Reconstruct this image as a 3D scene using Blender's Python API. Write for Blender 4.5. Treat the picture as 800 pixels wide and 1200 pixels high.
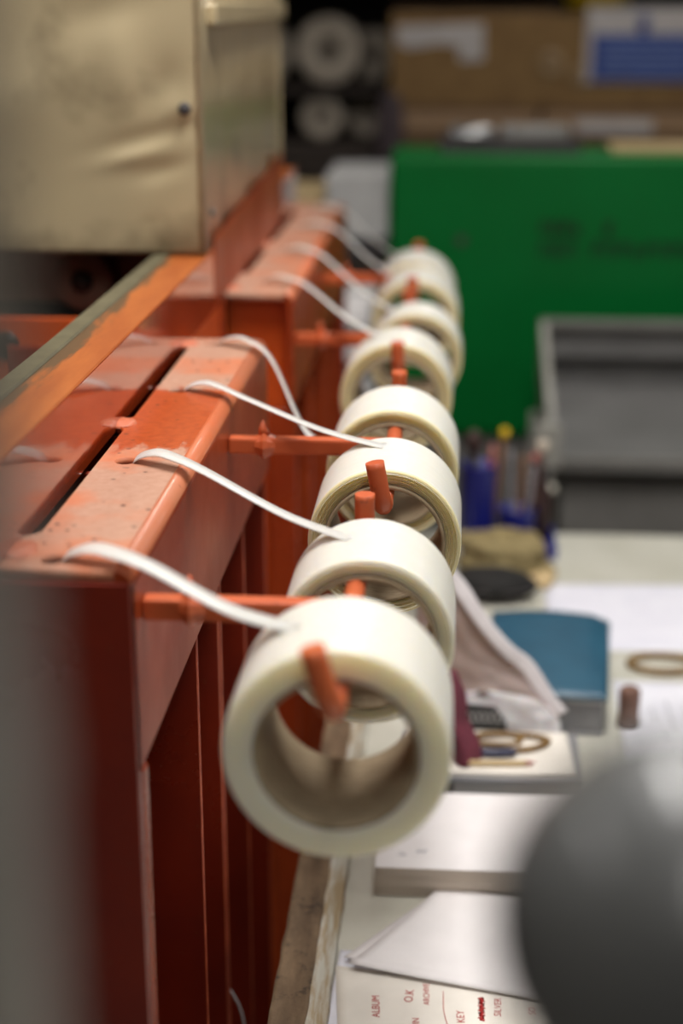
import bpy, bmesh, math, random
from mathutils import Vector, Matrix, noise
random.seed(7)
R = math.radians
for o in list(bpy.data.objects):
    bpy.data.objects.remove(o)
sc = bpy.context.scene
COL = sc.collection

# ------------------------------------------------------------------ camera
cd = bpy.data.cameras.new('camera')
cam = bpy.data.objects.new('camera', cd); COL.objects.link(cam)
cam.location = (0, 0, 1.47)
cam.rotation_euler = (R(90 - 17.969), 0, R(4.264))
cd.sensor_fit = 'VERTICAL'; cd.sensor_height = 36.0; cd.sensor_width = 24.0
cd.lens = 55.5
cd.clip_start = 0.02
cd.dof.use_dof = True
cd.dof.focus_distance = 1.10
cd.dof.aperture_fstop = 2.7
sc.camera = cam

# ------------------------------------------------------------------ world, exposure
w = bpy.data.worlds.new('world'); sc.world = w; w.use_nodes = True
w.node_tree.nodes['Background'].inputs[0].default_value = (0.8, 0.86, 1.0, 1)
w.node_tree.nodes['Background'].inputs[1].default_value = 0.02
sc.view_settings.view_transform = 'Standard'
sc.view_settings.look = 'None'
sc.view_settings.gamma = 1.0
sc.view_settings.use_curve_mapping = False
sc.view_settings.exposure = 0.14

# ceiling lamps: x, y, length along y, watts
LAMPS = [(0.04, 1.15, 1.2, 30), (0.30, -0.9, 1.2, 9), (-1.5, 0.6, 1.2, 6), (1.9, 0.8, 1.2, 10), (0.30, 3.3, 1.2, 5), (1.9, 3.3, 1.2, 4)]
LAMP_Z = 2.62
for i, (x, y, l, p) in enumerate(LAMPS):
    ld = bpy.data.lights.new('tube_light', 'AREA'); ld.shape = 'RECTANGLE'
    ld.size = 0.22; ld.size_y = l; ld.energy = p; ld.color = (1.0, 0.97, 0.94)
    lo = bpy.data.objects.new('tube_light', ld); COL.objects.link(lo)
    lo.location = (x, y, LAMP_Z)

# ------------------------------------------------------------------ materials
def lin(c):
    def f(v):
        v /= 255.0
        return v / 12.92 if v <= 0.04045 else ((v + 0.055) / 1.055) ** 2.4
    return (f(c[0]), f(c[1]), f(c[2]), 1.0)

MATS = {}
def new_mat(name):
    m = bpy.data.materials.new(name); m.use_nodes = True
    nt = m.node_tree; b = nt.nodes['Principled BSDF']
    MATS[name] = m
    return m, nt, b

def N(nt, kind, **kw):
    n = nt.nodes.new(kind)
    for k, v in kw.items():
        if k in ('operation', 'data_type', 'blend_type', 'wave_type', 'bands_direction', 'rings_direction', 'feature', 'noise_dimensions'):
            setattr(n, k, v)
        else:
            n.inputs[k].default_value = v
    return n

def mixc(nt, fac, a, b, blend='MIX'):
    n = nt.nodes.new('ShaderNodeMix'); n.data_type = 'RGBA'; n.blend_type = blend
    for s, v in ((0, fac), (6, a), (7, b)):
        if hasattr(v, 'is_linked') or hasattr(v, 'links'):
            nt.links.new(v, n.inputs[s])
        else:
            n.inputs[s].default_value = v
    return n.outputs[2]

def ramp(nt, src, stops):
    r = nt.nodes.new('ShaderNodeValToRGB')
    el = r.color_ramp.elements
    while len(el) < len(stops):
        el.new(0.5)
    for e, (p, c) in zip(el, stops):
        e.position = p
        e.color = c if isinstance(c, tuple) else (c, c, c, 1)
    nt.links.new(src, r.inputs[0])
    return r.outputs[0]

def world_pos(nt):
    return nt.nodes.new('ShaderNodeNewGeometry').outputs['Position']

def noise_out(nt, vec, scale, detail=4, rough=0.55, stretch=None):
    if stretch:
        mp = nt.nodes.new('ShaderNodeMapping'); mp.inputs['Scale'].default_value = stretch
        nt.links.new(vec, mp.inputs['Vector']); vec = mp.outputs[0]
    n = nt.nodes.new('ShaderNodeTexNoise')
    n.inputs['Scale'].default_value = scale; n.inputs['Detail'].default_value = detail; n.inputs['Roughness'].default_value = rough
    nt.links.new(vec, n.inputs['Vector'])
    return n.outputs['Fac']

def bump(nt, b, src, strength=0.2, dist=0.002):
    n = nt.nodes.new('ShaderNodeBump'); n.inputs['Strength'].default_value = strength; n.inputs['Distance'].default_value = dist
    nt.links.new(src, n.inputs['Height']); nt.links.new(n.outputs[0], b.inputs['Normal'])

def simple(name, c, c2=None, rough=0.5, scale=40, metal=0.0, bmp=0.1, coat=0.0, spec=0.5, stretch=None, bdist=0.001, sss=0.0):
    m, nt, b = new_mat(name)
    pos = world_pos(nt)
    n = noise_out(nt, pos, scale, stretch=stretch)
    a, z = lin(c), lin(c2 or tuple(v * 0.86 for v in c))
    nt.links.new(mixc(nt, ramp(nt, n, [(0.35, 0.0), (0.68, 1.0)]), a, z), b.inputs['Base Color'])
    b.inputs['Roughness'].default_value = rough; b.inputs['Metallic'].default_value = metal
    b.inputs['Coat Weight'].default_value = coat; b.inputs['Specular IOR Level'].default_value = spec
    if sss:
        b.inputs['Subsurface Weight'].default_value = sss; b.inputs['Subsurface Scale'].default_value = 0.01
    if bmp:
        bump(nt, b, n, bmp, bdist)
    return m

def mat_paint(name, c, c2, rough=0.32, edge=None):
    m, nt, b = new_mat(name)
    pos = world_pos(nt)
    n = noise_out(nt, pos, 9, 6)
    n2 = noise_out(nt, pos, 120, 3)
    col = mixc(nt, ramp(nt, n, [(0.35, 0.0), (0.7, 1.0)]), lin(c), lin(c2))
    col = mixc(nt, ramp(nt, n2, [(0.66, 0.0), (0.74, 0.5)]), col, lin((120, 60, 40)))
    nt.links.new(col, b.inputs['Base Color'])
    nt.links.new(ramp(nt, n, [(0.3, rough * 0.8), (0.7, rough * 1.4)]), b.inputs['Roughness'])
    b.inputs['Coat Weight'].default_value = edge or 0.25; b.inputs['Coat Roughness'].default_value = 0.06 if edge else 0.12
    bump(nt, b, n2, 0.03 if edge else 0.08, 0.001)
    return m

def mat_dusty_top():
    # orange painted plate under a film of pale dust; the dust is wiped off in the middle stretch
    m, nt, b = new_mat('dusty_orange_paint')
    pos = world_pos(nt)
    sep = nt.nodes.new('ShaderNodeSeparateXYZ'); nt.links.new(pos, sep.inputs[0])
    edge = noise_out(nt, pos, 30, 5, 0.65, (2.5, 0.7, 1))
    fine = noise_out(nt, pos, 140, 4, 0.6)
    big = noise_out(nt, pos, 13, 5)
    # wiped band around y = 1.08 .. 1.23
    d = N(nt, 'ShaderNodeMath', operation='SUBTRACT'); nt.links.new(sep.outputs['Y'], d.inputs[0]); d.inputs[1].default_value = 1.140
    a = N(nt, 'ShaderNodeMath', operation='ABSOLUTE'); nt.links.new(d.outputs[0], a.inputs[0])
    e = N(nt, 'ShaderNodeMath', operation='MULTIPLY_ADD'); nt.links.new(edge, e.inputs[0]); e.inputs[1].default_value = 0.11
    nt.links.new(a.outputs[0], e.inputs[2])
    dust = ramp(nt, e.outputs[0], [(0.132, 0.0), (0.150, 1.0)])
    patch = ramp(nt, big, [(0.50, 0.0), (0.66, 0.75)])
    orange = mixc(nt, ramp(nt, fine, [(0.4, 0.0), (0.7, 1.0)]), lin((186, 84, 40)), lin((164, 66, 30)))
    pale = mixc(nt, ramp(nt, fine, [(0.3, 0.0), (0.75, 1.0)]), lin((186, 144, 122)), lin((172, 126, 102)))
    pale = mixc(nt, patch, pale, lin((200, 108, 64)))
    col = mixc(nt, dust, orange, pale)
    vor = nt.nodes.new('ShaderNodeTexVoronoi'); vor.inputs['Scale'].default_value = 95
    nt.links.new(pos, vor.inputs['Vector'])
    sp = ramp(nt, vor.outputs['Distance'], [(0.13, 1.0), (0.20, 0.0)])
    spm = ramp(nt, noise_out(nt, pos, 26, 3), [(0.50, 0.0), (0.60, 1.0)])
    sm = N(nt, 'ShaderNodeMath', operation='MULTIPLY'); nt.links.new(sp, sm.inputs[0]); nt.links.new(spm, sm.inputs[1])
    col = mixc(nt, sm.outputs[0], col, lin((50, 26, 18)))
    nt.links.new(col, b.inputs['Base Color'])
    nt.links.new(ramp(nt, dust, [(0.0, 0.3), (1.0, 0.62)]), b.inputs['Roughness'])
    bump(nt, b, fine, 0.12, 0.001)
    return m

def mat_rail():
    m, nt, b = new_mat('worn_orange_rail')
    pos = world_pos(nt)
    sep = nt.nodes.new('ShaderNodeSeparateXYZ'); nt.links.new(pos, sep.inputs[0])
    streak = noise_out(nt, pos, 60, 6, 0.65, (1, 0.16, 1))
    big = noise_out(nt, pos, 10, 4, 0.6)
    x = N(nt, 'ShaderNodeMapRange'); nt.links.new(sep.outputs['X'], x.inputs['Value'])
    x.inputs['From Min'].default_value = -0.288; x.inputs['From Max'].default_value = -0.262
    x.inputs['To Min'].default_value = 0.42; x.inputs['To Max'].default_value = -0.1
    s = N(nt, 'ShaderNodeMath', operation='ADD'); nt.links.new(x.outputs[0], s.inputs[0]); nt.links.new(streak, s.inputs[1])
    s2 = N(nt, 'ShaderNodeMath', operation='MULTIPLY_ADD'); nt.links.new(big, s2.inputs[0]); s2.inputs[1].default_value = 0.3; nt.links.new(s.outputs[0], s2.inputs[2])
    f = ramp(nt, s2.outputs[0], [(0.80, 0.0), (0.93, 0.85)])
    base = mixc(nt, ramp(nt, streak, [(0.35, 0.0), (0.65, 1.0)]), lin((178, 98, 42)), lin((160, 80, 32)))
    nt.links.new(mixc(nt, f, base, lin((74, 66, 46))), b.inputs['Base Color'])
    b.inputs['Roughness'].default_value = 0.42
    bump(nt, b, streak, 0.1, 0.001)
    return m

def mat_tape(name, c, c2, wave):
    m, nt, b = new_mat(name)
    tc = nt.nodes.new('ShaderNodeTexCoord')
    wv = nt.nodes.new('ShaderNodeTexWave'); wv.wave_type = 'BANDS'; wv.bands_direction = 'Y'
    wv.inputs['Scale'].default_value = wave; wv.inputs['Distortion'].default_value = 0.6; wv.inputs['Detail'].default_value = 2
    nt.links.new(tc.outputs['Object'], wv.inputs['Vector'])
    n = noise_out(nt, tc.outputs['Object'], 25, 3, 0.5, (1, 5, 1))
    lines = ramp(nt, wv.outputs['Fac'], [(0.0, 0.35), (0.35, 0.0)])
    nt.links.new(mixc(nt, lines, mixc(nt, n, lin(c), lin(c2)), lin((206, 200, 184))), b.inputs['Base Color'])
    b.inputs['Roughness'].default_value = 0.30
    b.inputs['Subsurface Weight'].default_value = 0.35
    b.inputs['Subsurface Scale'].default_value = 0.012
    b.inputs['Subsurface Radius'].default_value = (1.0, 0.85, 0.6)
    bump(nt, b, wv.outputs['Fac'], 0.45, 0.0006)
    return m

def mat_tape_side(name, c, c2):
    m, nt, b = new_mat(name)
    tc = nt.nodes.new('ShaderNodeTexCoord')
    mp = nt.nodes.new('ShaderNodeMapping'); mp.inputs['Scale'].default_value = (1, 0, 1)
    nt.links.new(tc.outputs['Object'], mp.inputs['Vector'])
    ln = N(nt, 'ShaderNodeVectorMath', operation='LENGTH'); nt.links.new(mp.outputs[0], ln.inputs[0])
    cb = nt.nodes.new('ShaderNodeCombineXYZ'); nt.links.new(ln.outputs['Value'], cb.inputs[0])
    n = noise_out(nt, cb.outputs[0], 900, 3, 0.6)
    nt.links.new(mixc(nt, ramp(nt, n, [(0.38, 0.0), (0.62, 1.0)]), lin(c), lin(c2)), b.inputs['Base Color'])
    b.inputs['Roughness'].default_value = 0.45
    b.inputs['Subsurface Weight'].default_value = 0.8
    b.inputs['Subsurface Scale'].default_value = 0.02
    b.inputs['Subsurface Radius'].default_value = (1.0, 0.85, 0.6)
    bump(nt, b, n, 0.25, 0.0006)
    return m

def mat_cabinet():
    m, nt, b = new_mat('cream_cabinet_paint')
    pos = world_pos(nt)
    sep = nt.nodes.new('ShaderNodeSeparateXYZ'); nt.links.new(pos, sep.inputs[0])
    n = noise_out(nt, pos, 6, 5)
    s = noise_out(nt, pos, 14, 3, 0.5)
    mr = N(nt, 'ShaderNodeMapRange'); nt.links.new(sep.outputs['Z'], mr.inputs['Value'])
    mr.inputs['From Min'].default_value = 1.23; mr.inputs['From Max'].default_value = 1.275
    mr.inputs['To Min'].default_value = 0.36; mr.inputs['To Max'].default_value = 0.0
    ad = N(nt, 'ShaderNodeMath', operation='ADD'); nt.links.new(mr.outputs[0], ad.inputs[0]); nt.links.new(s, ad.inputs[1])
    st = ramp(nt, ad.outputs[0], [(0.56, 0.0), (0.92, 0.75)])
    col = mixc(nt, n, lin((196, 180, 146)), lin((182, 164, 128)))
    nt.links.new(mixc(nt, st, col, lin((58, 44, 24))), b.inputs['Base Color'])
    b.inputs['Roughness'].default_value = 0.28
    b.inputs['Coat Weight'].default_value = 0.3; b.inputs['Coat Roughness'].default_value = 0.2
    return m

def mat_wood_edge():
    m, nt, b = new_mat('grimy_board')
    pos = world_pos(nt)
    g = noise_out(nt, pos, 60, 6, 0.65, (1, 0.25, 1))
    p = noise_out(nt, pos, 45, 5, 0.7)
    col = mixc(nt, ramp(nt, g, [(0.35, 0.0), (0.65, 1.0)]), lin((134, 110, 84)), lin((96, 76, 56)))
    nt.links.new(mixc(nt, ramp(nt, p, [(0.56, 0.0), (0.66, 0.8)]), col, lin((52, 42, 34))), b.inputs['Base Color'])
    b.inputs['Roughness'].default_value = 0.75
    bump(nt, b, p, 0.5, 0.003)
    return m

def mat_chipped():
    m, nt, b = new_mat('chipped_white_edge')
    pos = world_pos(nt)
    g = noise_out(nt, pos, 55, 6, 0.65, (1, 0.2, 1.6))
    nt.links.new(mixc(nt, ramp(nt, g, [(0.44, 0.0), (0.56, 1.0)]), lin((206, 202, 190)), lin((176, 154, 122))), b.inputs['Base Color'])
    b.inputs['Roughness'].default_value = 0.7
    bump(nt, b, g, 0.3, 0.002)
    return m

paint = mat_paint('red_orange_paint', (162, 66, 30), (140, 50, 22), 0.24)
flange_p = mat_paint('flange_orange_paint', (160, 66, 30), (138, 50, 22), 0.34)
for k_, v_ in (('Coat Weight', .0), ('Specular IOR Level', .28)): flange_p.node_tree.nodes['Principled BSDF'].inputs[k_].default_value = v_
edge_p = mat_paint('worn_edge_paint', (206, 104, 60), (196, 120, 84), 0.45)
rib_edge = simple('rib_edge_paint', (186, 84, 46), (150, 56, 28), 0.6, 60)
gloss = mat_paint('glossy_orange_paint', (168, 66, 30), (150, 52, 22), 0.12, 0.9)
paint_dk = mat_paint('shaded_red_paint', (130, 40, 20), (114, 30, 16), 0.3)  # same machine paint, darkened: the shade of these faces is in the colour
arm_paint = mat_paint('orange_arm_paint', (206, 102, 58), (188, 80, 40), 0.4)
dusty = mat_dusty_top()
rail_m = mat_rail()
rail_gray = simple('grey_steel_strip', (118, 112, 88), (98, 92, 72), 0.45, 50, 0.3)
tape_m = mat_tape('white_tape', (236, 234, 226), (228, 225, 214), 105)
tape_side = mat_tape_side('tape_edges', (246, 232, 188), (226, 208, 154))
tape_side2 = mat_tape_side('tape_edges_pale', (246, 240, 220), (236, 228, 200))
strand_m = simple('strand_tape', (238, 230, 226), (228, 220, 214), 0.35, 60, sss=0.3)
core_m = simple('cardboard_core', (166, 148, 120), (136, 118, 92), 0.75, 90, stretch=(1, 6, 1))
cab_m = mat_cabinet()
board_m = mat_wood_edge()
chip_m = mat_chipped()
table_m = simple('cream_tabletop', (204, 202, 190), (190, 188, 174), 0.5, 12)
_nt = table_m.node_tree; _b = _nt.nodes['Principled BSDF']
_src = _b.inputs['Base Color'].links[0].from_socket
_g = ramp(_nt, noise_out(_nt, world_pos(_nt), 34, 5, 0.7), [(0.66, 0.0), (0.76, 0.7)])
_nt.links.new(mixc(_nt, _g, _src, lin((110, 104, 92))), _b.inputs['Base Color'])
paper_m = simple('white_paper', (236, 232, 232), (230, 226, 226), 0.7, 30, bmp=0.03)
paper_warm = simple('warm_paper', (238, 232, 222), (230, 224, 214), 0.7, 30, bmp=0.03)
paper_edge = simple('paper_edges', (198, 186, 172), (180, 168, 154), 0.8, 300, stretch=(0.05, 0.05, 4))
ink_red = simple('red_ink', (190, 44, 40), (170, 36, 34), 0.6, bmp=0)
ink_grey = simple('pencil_grey', (150, 150, 158), (140, 140, 150), 0.6, bmp=0)
black_m = simple('black_plastic', (22, 22, 22), (16, 16, 16), 0.35)
ball_m = simple('dark_grey_plastic', (92, 93, 92), (82, 83, 83), 0.46, 20, coat=0.4)
steel_m = simple('steel', (150, 150, 150), (130, 130, 130), 0.3, 60, 0.9)
post_m = simple('grey_post_paint', (120, 114, 106), (108, 102, 94), 0.5, 15)
green_m = simple('green_machine_paint', (0, 110, 46), (0, 104, 42), 0.42, 6, bmp=0.02, spec=0.22)
mark_m = simple('dark_lettering', (14, 20, 12), (22, 18, 12), 0.6, bmp=0)
mark2_m = simple('dark_green_lettering', (6, 54, 26), (8, 48, 24), 0.6, bmp=0)
tray_gray = simple('grey_sheet_metal', (126, 124, 120), (112, 110, 106), 0.45, 10)
tray_pale = simple('pale_sheet_metal', (176, 174, 166), (160, 158, 150), .5, 10)
tray_dark = simple('dark_sheet_metal', (112, 111, 110), (100, 99, 98), 0.5, 10)
blue_m = simple('blue_plastic', (28, 36, 130), (24, 30, 112), 0.35, 20)
card_m = simple('cardboard', (136, 106, 64), (122, 92, 54), 0.8, 20)
card_dk = simple('brown_cardboard', (110, 84, 58), (96, 72, 48), 0.8, 20)
label_m = simple('grey_label', (196, 190, 188), (180, 174, 172), 0.6, 20)
sign_blue = simple('blue_sign', (34, 62, 142), (28, 54, 128), 0.5, 20)
teal_m = simple('teal_cover', (42, 90, 114), (36, 80, 104), 0.4, 20, coat=0.1)
grey_book = simple('grey_cover', (138, 138, 141), (126, 126, 130), 0.5, 20)
khaki_m = simple('khaki_cloth', (156, 140, 98), (116, 102, 66), 0.85, 40, bmp=0.3)
maroon_m = simple('maroon_cloth', (112, 46, 62), (90, 36, 50), 0.85, 60, bmp=0.3)
brass_m = simple('brown_rubber', (138, 106, 54), (114, 84, 40), 0.5, 60)
cork_m = simple('brown_cork', (122, 88, 74), (100, 72, 60), 0.7, 80)
wall_m = simple('wall_paint', (150, 146, 138), (140, 136, 128), 0.8, 3)
floor_m = simple('concrete_floor', (110, 108, 104), (92, 90, 86), 0.6, 5)
ceil_m = simple('ceiling_paint', (190, 188, 182), (182, 180, 174), 0.8, 3)
shelf_m = simple('dark_shelf', (56, 44, 36), (44, 34, 28), 0.6, 20)
dark_gray = simple('dark_grey', (70, 66, 68), (58, 54, 56), 0.6, 20)
purple_gray = simple('purple_grey_cloth', (78, 66, 70), (64, 54, 58), 0.9, 20)
cream_wood = simple('cream_plank', (206, 182, 138), (190, 164, 120), 0.6, 20, stretch=(0.3, 1, 3))
spool_m = simple('grey_spool', (196, 184, 168), (166, 154, 138), 0.7, 30)
yellow_m = simple('yellow_plastic', (226, 190, 30), (210, 172, 20), 0.4)
pink_m = simple('pink_plastic', (190, 120, 110), (170, 104, 96), 0.5)
tan_m = simple('pencil_wood', (150, 110, 80), (120, 84, 60), 0.6)
grey_pl = simple('pale_grey_plastic', (204, 203, 202), (192, 191, 190), 0.4, 20)
hole_m = simple('hole_edge', (96, 40, 20), (76, 30, 16), 0.6)
weld_m = mat_paint('weld_paint', (206, 120, 88), (190, 96, 60), 0.45)

def mat_bag():
    m, nt, b = new_mat('clear_pink_plastic')
    pos = world_pos(nt); n = noise_out(nt, pos, 30, 4)
    nt.links.new(mixc(nt, n, lin((196, 172, 166)), lin((172, 144, 136))), b.inputs['Base Color'])
    b.inputs['Roughness'].default_value = 0.18
    b.inputs['Transmission Weight'].default_value = 0.2
    b.inputs['IOR'].default_value = 1.2
    b.inputs['Subsurface Weight'].default_value = 0.2
    bump(nt, b, n, 0.3, 0.004)
    return m
bag_m = mat_bag()
def mat_emit(name, c, s):
    m, nt, b = new_mat(name)
    b.inputs['Base Color'].default_value = (0.9, 0.9, 0.9, 1)
    b.inputs['Emission Color'].default_value = lin(c); b.inputs['Emission Strength'].default_value = s
    return m
tube_m = mat_emit('lit_tube', (255, 248, 236), 6.0)

# ------------------------------------------------------------------ mesh helpers
class MB:
    def __init__(s):
        s.bm = bmesh.new()
    def _add(s, other, mi=0):
        off = len(s.bm.verts)
        vs = [s.bm.verts.new(v.co) for v in other.verts]
        other.verts.index_update()
        for f in other.faces:
            try:
                nf = s.bm.faces.new([vs[v.index] for v in f.verts]); nf.material_index = mi; nf.smooth = f.smooth
            except ValueError:
                pass
        other.free()
    def box(s, x0, x1, y0, y1, z0, z1, bev=0.0, seg=2, mi=0, rot=None, piv=None):
        b = bmesh.new()
        bmesh.ops.create_cube(b, size=1.0)
        for v in b.verts:
            v.co = Vector(((x0 + x1) / 2 + v.co.x * (x1 - x0), (y0 + y1) / 2 + v.co.y * (y1 - y0), (z0 + z1) / 2 + v.co.z * (z1 - z0)))
        if bev:
            bmesh.ops.bevel(b, geom=list(b.edges), offset=bev, segments=seg, affect='EDGES', profile=0.6)
        if rot is not None:
            p = Vector(piv or ((x0 + x1) / 2, (y0 + y1) / 2, (z0 + z1) / 2))
            M = Matrix.Translation(p) @ rot.to_4x4() @ Matrix.Translation(-p)
            b.transform(M)
        s._add(b, mi)
        return s
    def tube(s, pts, rad, n=12, cap=True, mi=0, smooth=True):
        pts = [Vector(p) for p in pts]
        rads = rad if isinstance(rad, (list, tuple)) else [rad] * len(pts)
        rings = []; prev = None
        for i, p in enumerate(pts):
            t = (pts[min(i + 1, len(pts) - 1)] - pts[max(i - 1, 0)]).normalized()
            if prev is None:
                u = t.cross(Vector((0, 0, 1)))
                if u.length < 1e-3: u = t.cross(Vector((0, 1, 0)))
                u.normalize()
            else:
                u = (prev - t * prev.dot(t)).normalized()
            prev = u; v = t.cross(u)
            rings.append([s.bm.verts.new(p + (u * math.cos(2 * math.pi * k / n) + v * math.sin(2 * math.pi * k / n)) * rads[i]) for k in range(n)])
        for a, b in zip(rings, rings[1:]):
            for k in range(n):
                f = s.bm.faces.new((a[k], a[(k + 1) % n], b[(k + 1) % n], b[k])); f.smooth = smooth; f.material_index = mi
        if cap:
            f = s.bm.faces.new(rings[0][::-1]); f.material_index = mi
            f = s.bm.faces.new(rings[-1]); f.material_index = mi
        return s
    def lathe(s, prof, origin, axis='Z', n=48, closed=False, mi=0, mis=None, smooth=True):
        o = Vector(origin); rings = []
        for r, h in prof:
            ring = []
            for k in range(n):
                a = 2 * math.pi * k / n; c, d = math.cos(a) * r, math.sin(a) * r
                q = Vector((c, d, h)) if axis == 'Z' else (Vector((c, h, d)) if axis == 'Y' else Vector((h, c, d)))
                ring.append(s.bm.verts.new(o + q))
            rings.append(ring)
        pairs = list(zip(rings, rings[1:]))
        if closed: pairs.append((rings[-1], rings[0]))
        for j, (a, b) in enumerate(pairs):
            for k in range(n):
                f = s.bm.faces.new((a[k], a[(k + 1) % n], b[(k + 1) % n], b[k])); f.smooth = smooth and not (mis and mis[j] == 1)
                f.material_index = mis[j] if mis else mi
        if not closed:
            if prof[0][0] > 1e-5: s.bm.faces.new(rings[0][::-1]).material_index = mi
            if prof[-1][0] > 1e-5: s.bm.faces.new(rings[-1]).material_index = mi
        return s
    def prism(s, pts2, z0, z1, plane='XY', mi=0):
        def P(a, b, c):
            return Vector((a, b, c)) if plane == 'XY' else (Vector((a, c, b)) if plane == 'XZ' else Vector((c, a, b)))
        A = [s.bm.verts.new(P(a, b, z0)) for a, b in pts2]; B = [s.bm.verts.new(P(a, b, z1)) for a, b in pts2]
        n = len(pts2)
        s.bm.faces.new(A).material_index = mi; s.bm.faces.new(B[::-1]).material_index = mi
        for k in range(n):
            s.bm.faces.new((A[k], B[k], B[(k + 1) % n], A[(k + 1) % n])).material_index = mi
        return s
    def grid(s, fn, nu, nv, thick=0.0, smooth=True, mi=0):
        def sheet(off, flip):
            g = [[s.bm.verts.new(Vector(fn(i / nu, j / nv)) + Vector(off)) for j in range(nv + 1)] for i in range(nu + 1)]
            for i in range(nu):
                for j in range(nv):
                    q = (g[i][j], g[i + 1][j], g[i + 1][j + 1], g[i][j + 1])
                    f = s.bm.faces.new(q[::-1] if flip else q); f.smooth = smooth; f.material_index = mi
            return g
        a = sheet((0, 0, 0), False)
        if thick:
            t = thick if isinstance(thick, tuple) else (0, 0, -thick)
            b = sheet(t, True)
            loop = [(i, 0) for i in range(nu)] + [(nu, j) for j in range(nv)] + [(i, nv) for i in range(nu, 0, -1)] + [(0, j) for j in range(nv, 0, -1)]
            for k in range(len(loop)):
                p, q = loop[k], loop[(k + 1) % len(loop)]
                f = s.bm.faces.new((a[p[0]][p[1]], b[p[0]][p[1]], b[q[0]][q[1]], a[q[0]][q[1]])); f.material_index = mi
        return s

ORI = {}
def ob(name, mb, mats, parent=None, loc=None, kind=None, label=None, cat=None, group=None):
    """Meshes are drafted in room coordinates; the origin moves to the thing's base."""
    o_w = Vector(loc) if loc is not None else (ORI[parent.name] if parent else Vector((0, 0, 0)))
    bm = mb.bm
    bmesh.ops.recalc_face_normals(bm, faces=list(bm.faces))
    bm.transform(Matrix.Translation(-o_w))
    me = bpy.data.meshes.new(name); bm.to_mesh(me); bm.free()
    o = bpy.data.objects.new(name, me); COL.objects.link(o)
    for m in (mats if isinstance(mats, (list, tuple)) else [mats]): me.materials.append(m)
    ORI[o.name] = o_w
    if parent:
        o.parent = parent; o.location = o_w - ORI[parent.name]
    else:
        o.location = o_w
    tag(o, label, cat, group, kind)
    return o
def tag(o, label=None, cat=None, group=None, kind=None):
    if label: o['label'] = label
    if cat: o['category'] = cat
    if group: o['group'] = group
    if kind: o['kind'] = kind
def thing(name, loc, label, cat, group=None):
    o = bpy.data.objects.new(name, None); COL.objects.link(o); o.location = loc; o.empty_display_size = 0.05
    ORI[o.name] = Vector(loc); tag(o, label, cat, group)
    return o
def curve_plate(outline, holes, z0, z1, bev=0.0):
    """A flat plate in the XY plane with real holes."""
    cu = bpy.data.curves.new('c', 'CURVE'); cu.dimensions = '2D'; cu.fill_mode = 'BOTH'
    cu.extrude = (z1 - z0) / 2 - bev; cu.bevel_depth = bev; cu.bevel_resolution = 2
    for poly in [outline] + holes:
        sp = cu.splines.new('POLY'); sp.points.add(len(poly) - 1); sp.use_cyclic_u = True
        for p, (x, y) in zip(sp.points, poly): p.co = (x, y, 0, 1)
    t = bpy.data.objects.new('t', cu); COL.objects.link(t)
    me = bpy.data.meshes.new_from_object(t.evaluated_get(bpy.context.evaluated_depsgraph_get()))
    b = bmesh.new(); b.from_mesh(me); b.transform(Matrix.Translation((0, 0, (z0 + z1) / 2)))
    bpy.data.objects.remove(t); bpy.data.meshes.remove(me); bpy.data.curves.remove(cu)
    mb = MB(); mb._add(b)
    bmesh.ops.remove_doubles(mb.bm, verts=list(mb.bm.verts), dist=1e-6)
    return mb
def text_mesh(s, size, M, depth=0.0):
    cu = bpy.data.curves.new('f', 'FONT'); cu.body = s; cu.size = size; cu.extrude = depth; cu.resolution_u = 3
    t = bpy.data.objects.new('t', cu); COL.objects.link(t)
    me = bpy.data.meshes.new_from_object(t.evaluated_get(bpy.context.evaluated_depsgraph_get()))
    b = bmesh.new(); b.from_mesh(me); b.transform(M)
    bpy.data.objects.remove(t); bpy.data.meshes.remove(me); bpy.data.curves.remove(cu)
    return b
def spline(pts, n=40):
    P = [Vector(p) for p in pts]; P = [P[0] * 2 - P[1]] + P + [P[-1] * 2 - P[-2]]
    out = []; segs = len(P) - 3
    for i in range(segs):
        for k in range(n // segs + 1):
            t = k / (n // segs + 1)
            a, b, c, d = P[i:i + 4]
            out.append(0.5 * ((2 * b) + (c - a) * t + (2 * a - 5 * b + 4 * c - d) * t * t + (3 * b - a - 3 * c + d) * t ** 3))
    out.append(P[-2]); return out
def ell(cx, cy, a, b, n=16):
    return [(cx + a * math.cos(2 * math.pi * k / n), cy + b * math.sin(2 * math.pi * k / n)) for k in range(n)]

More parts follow.
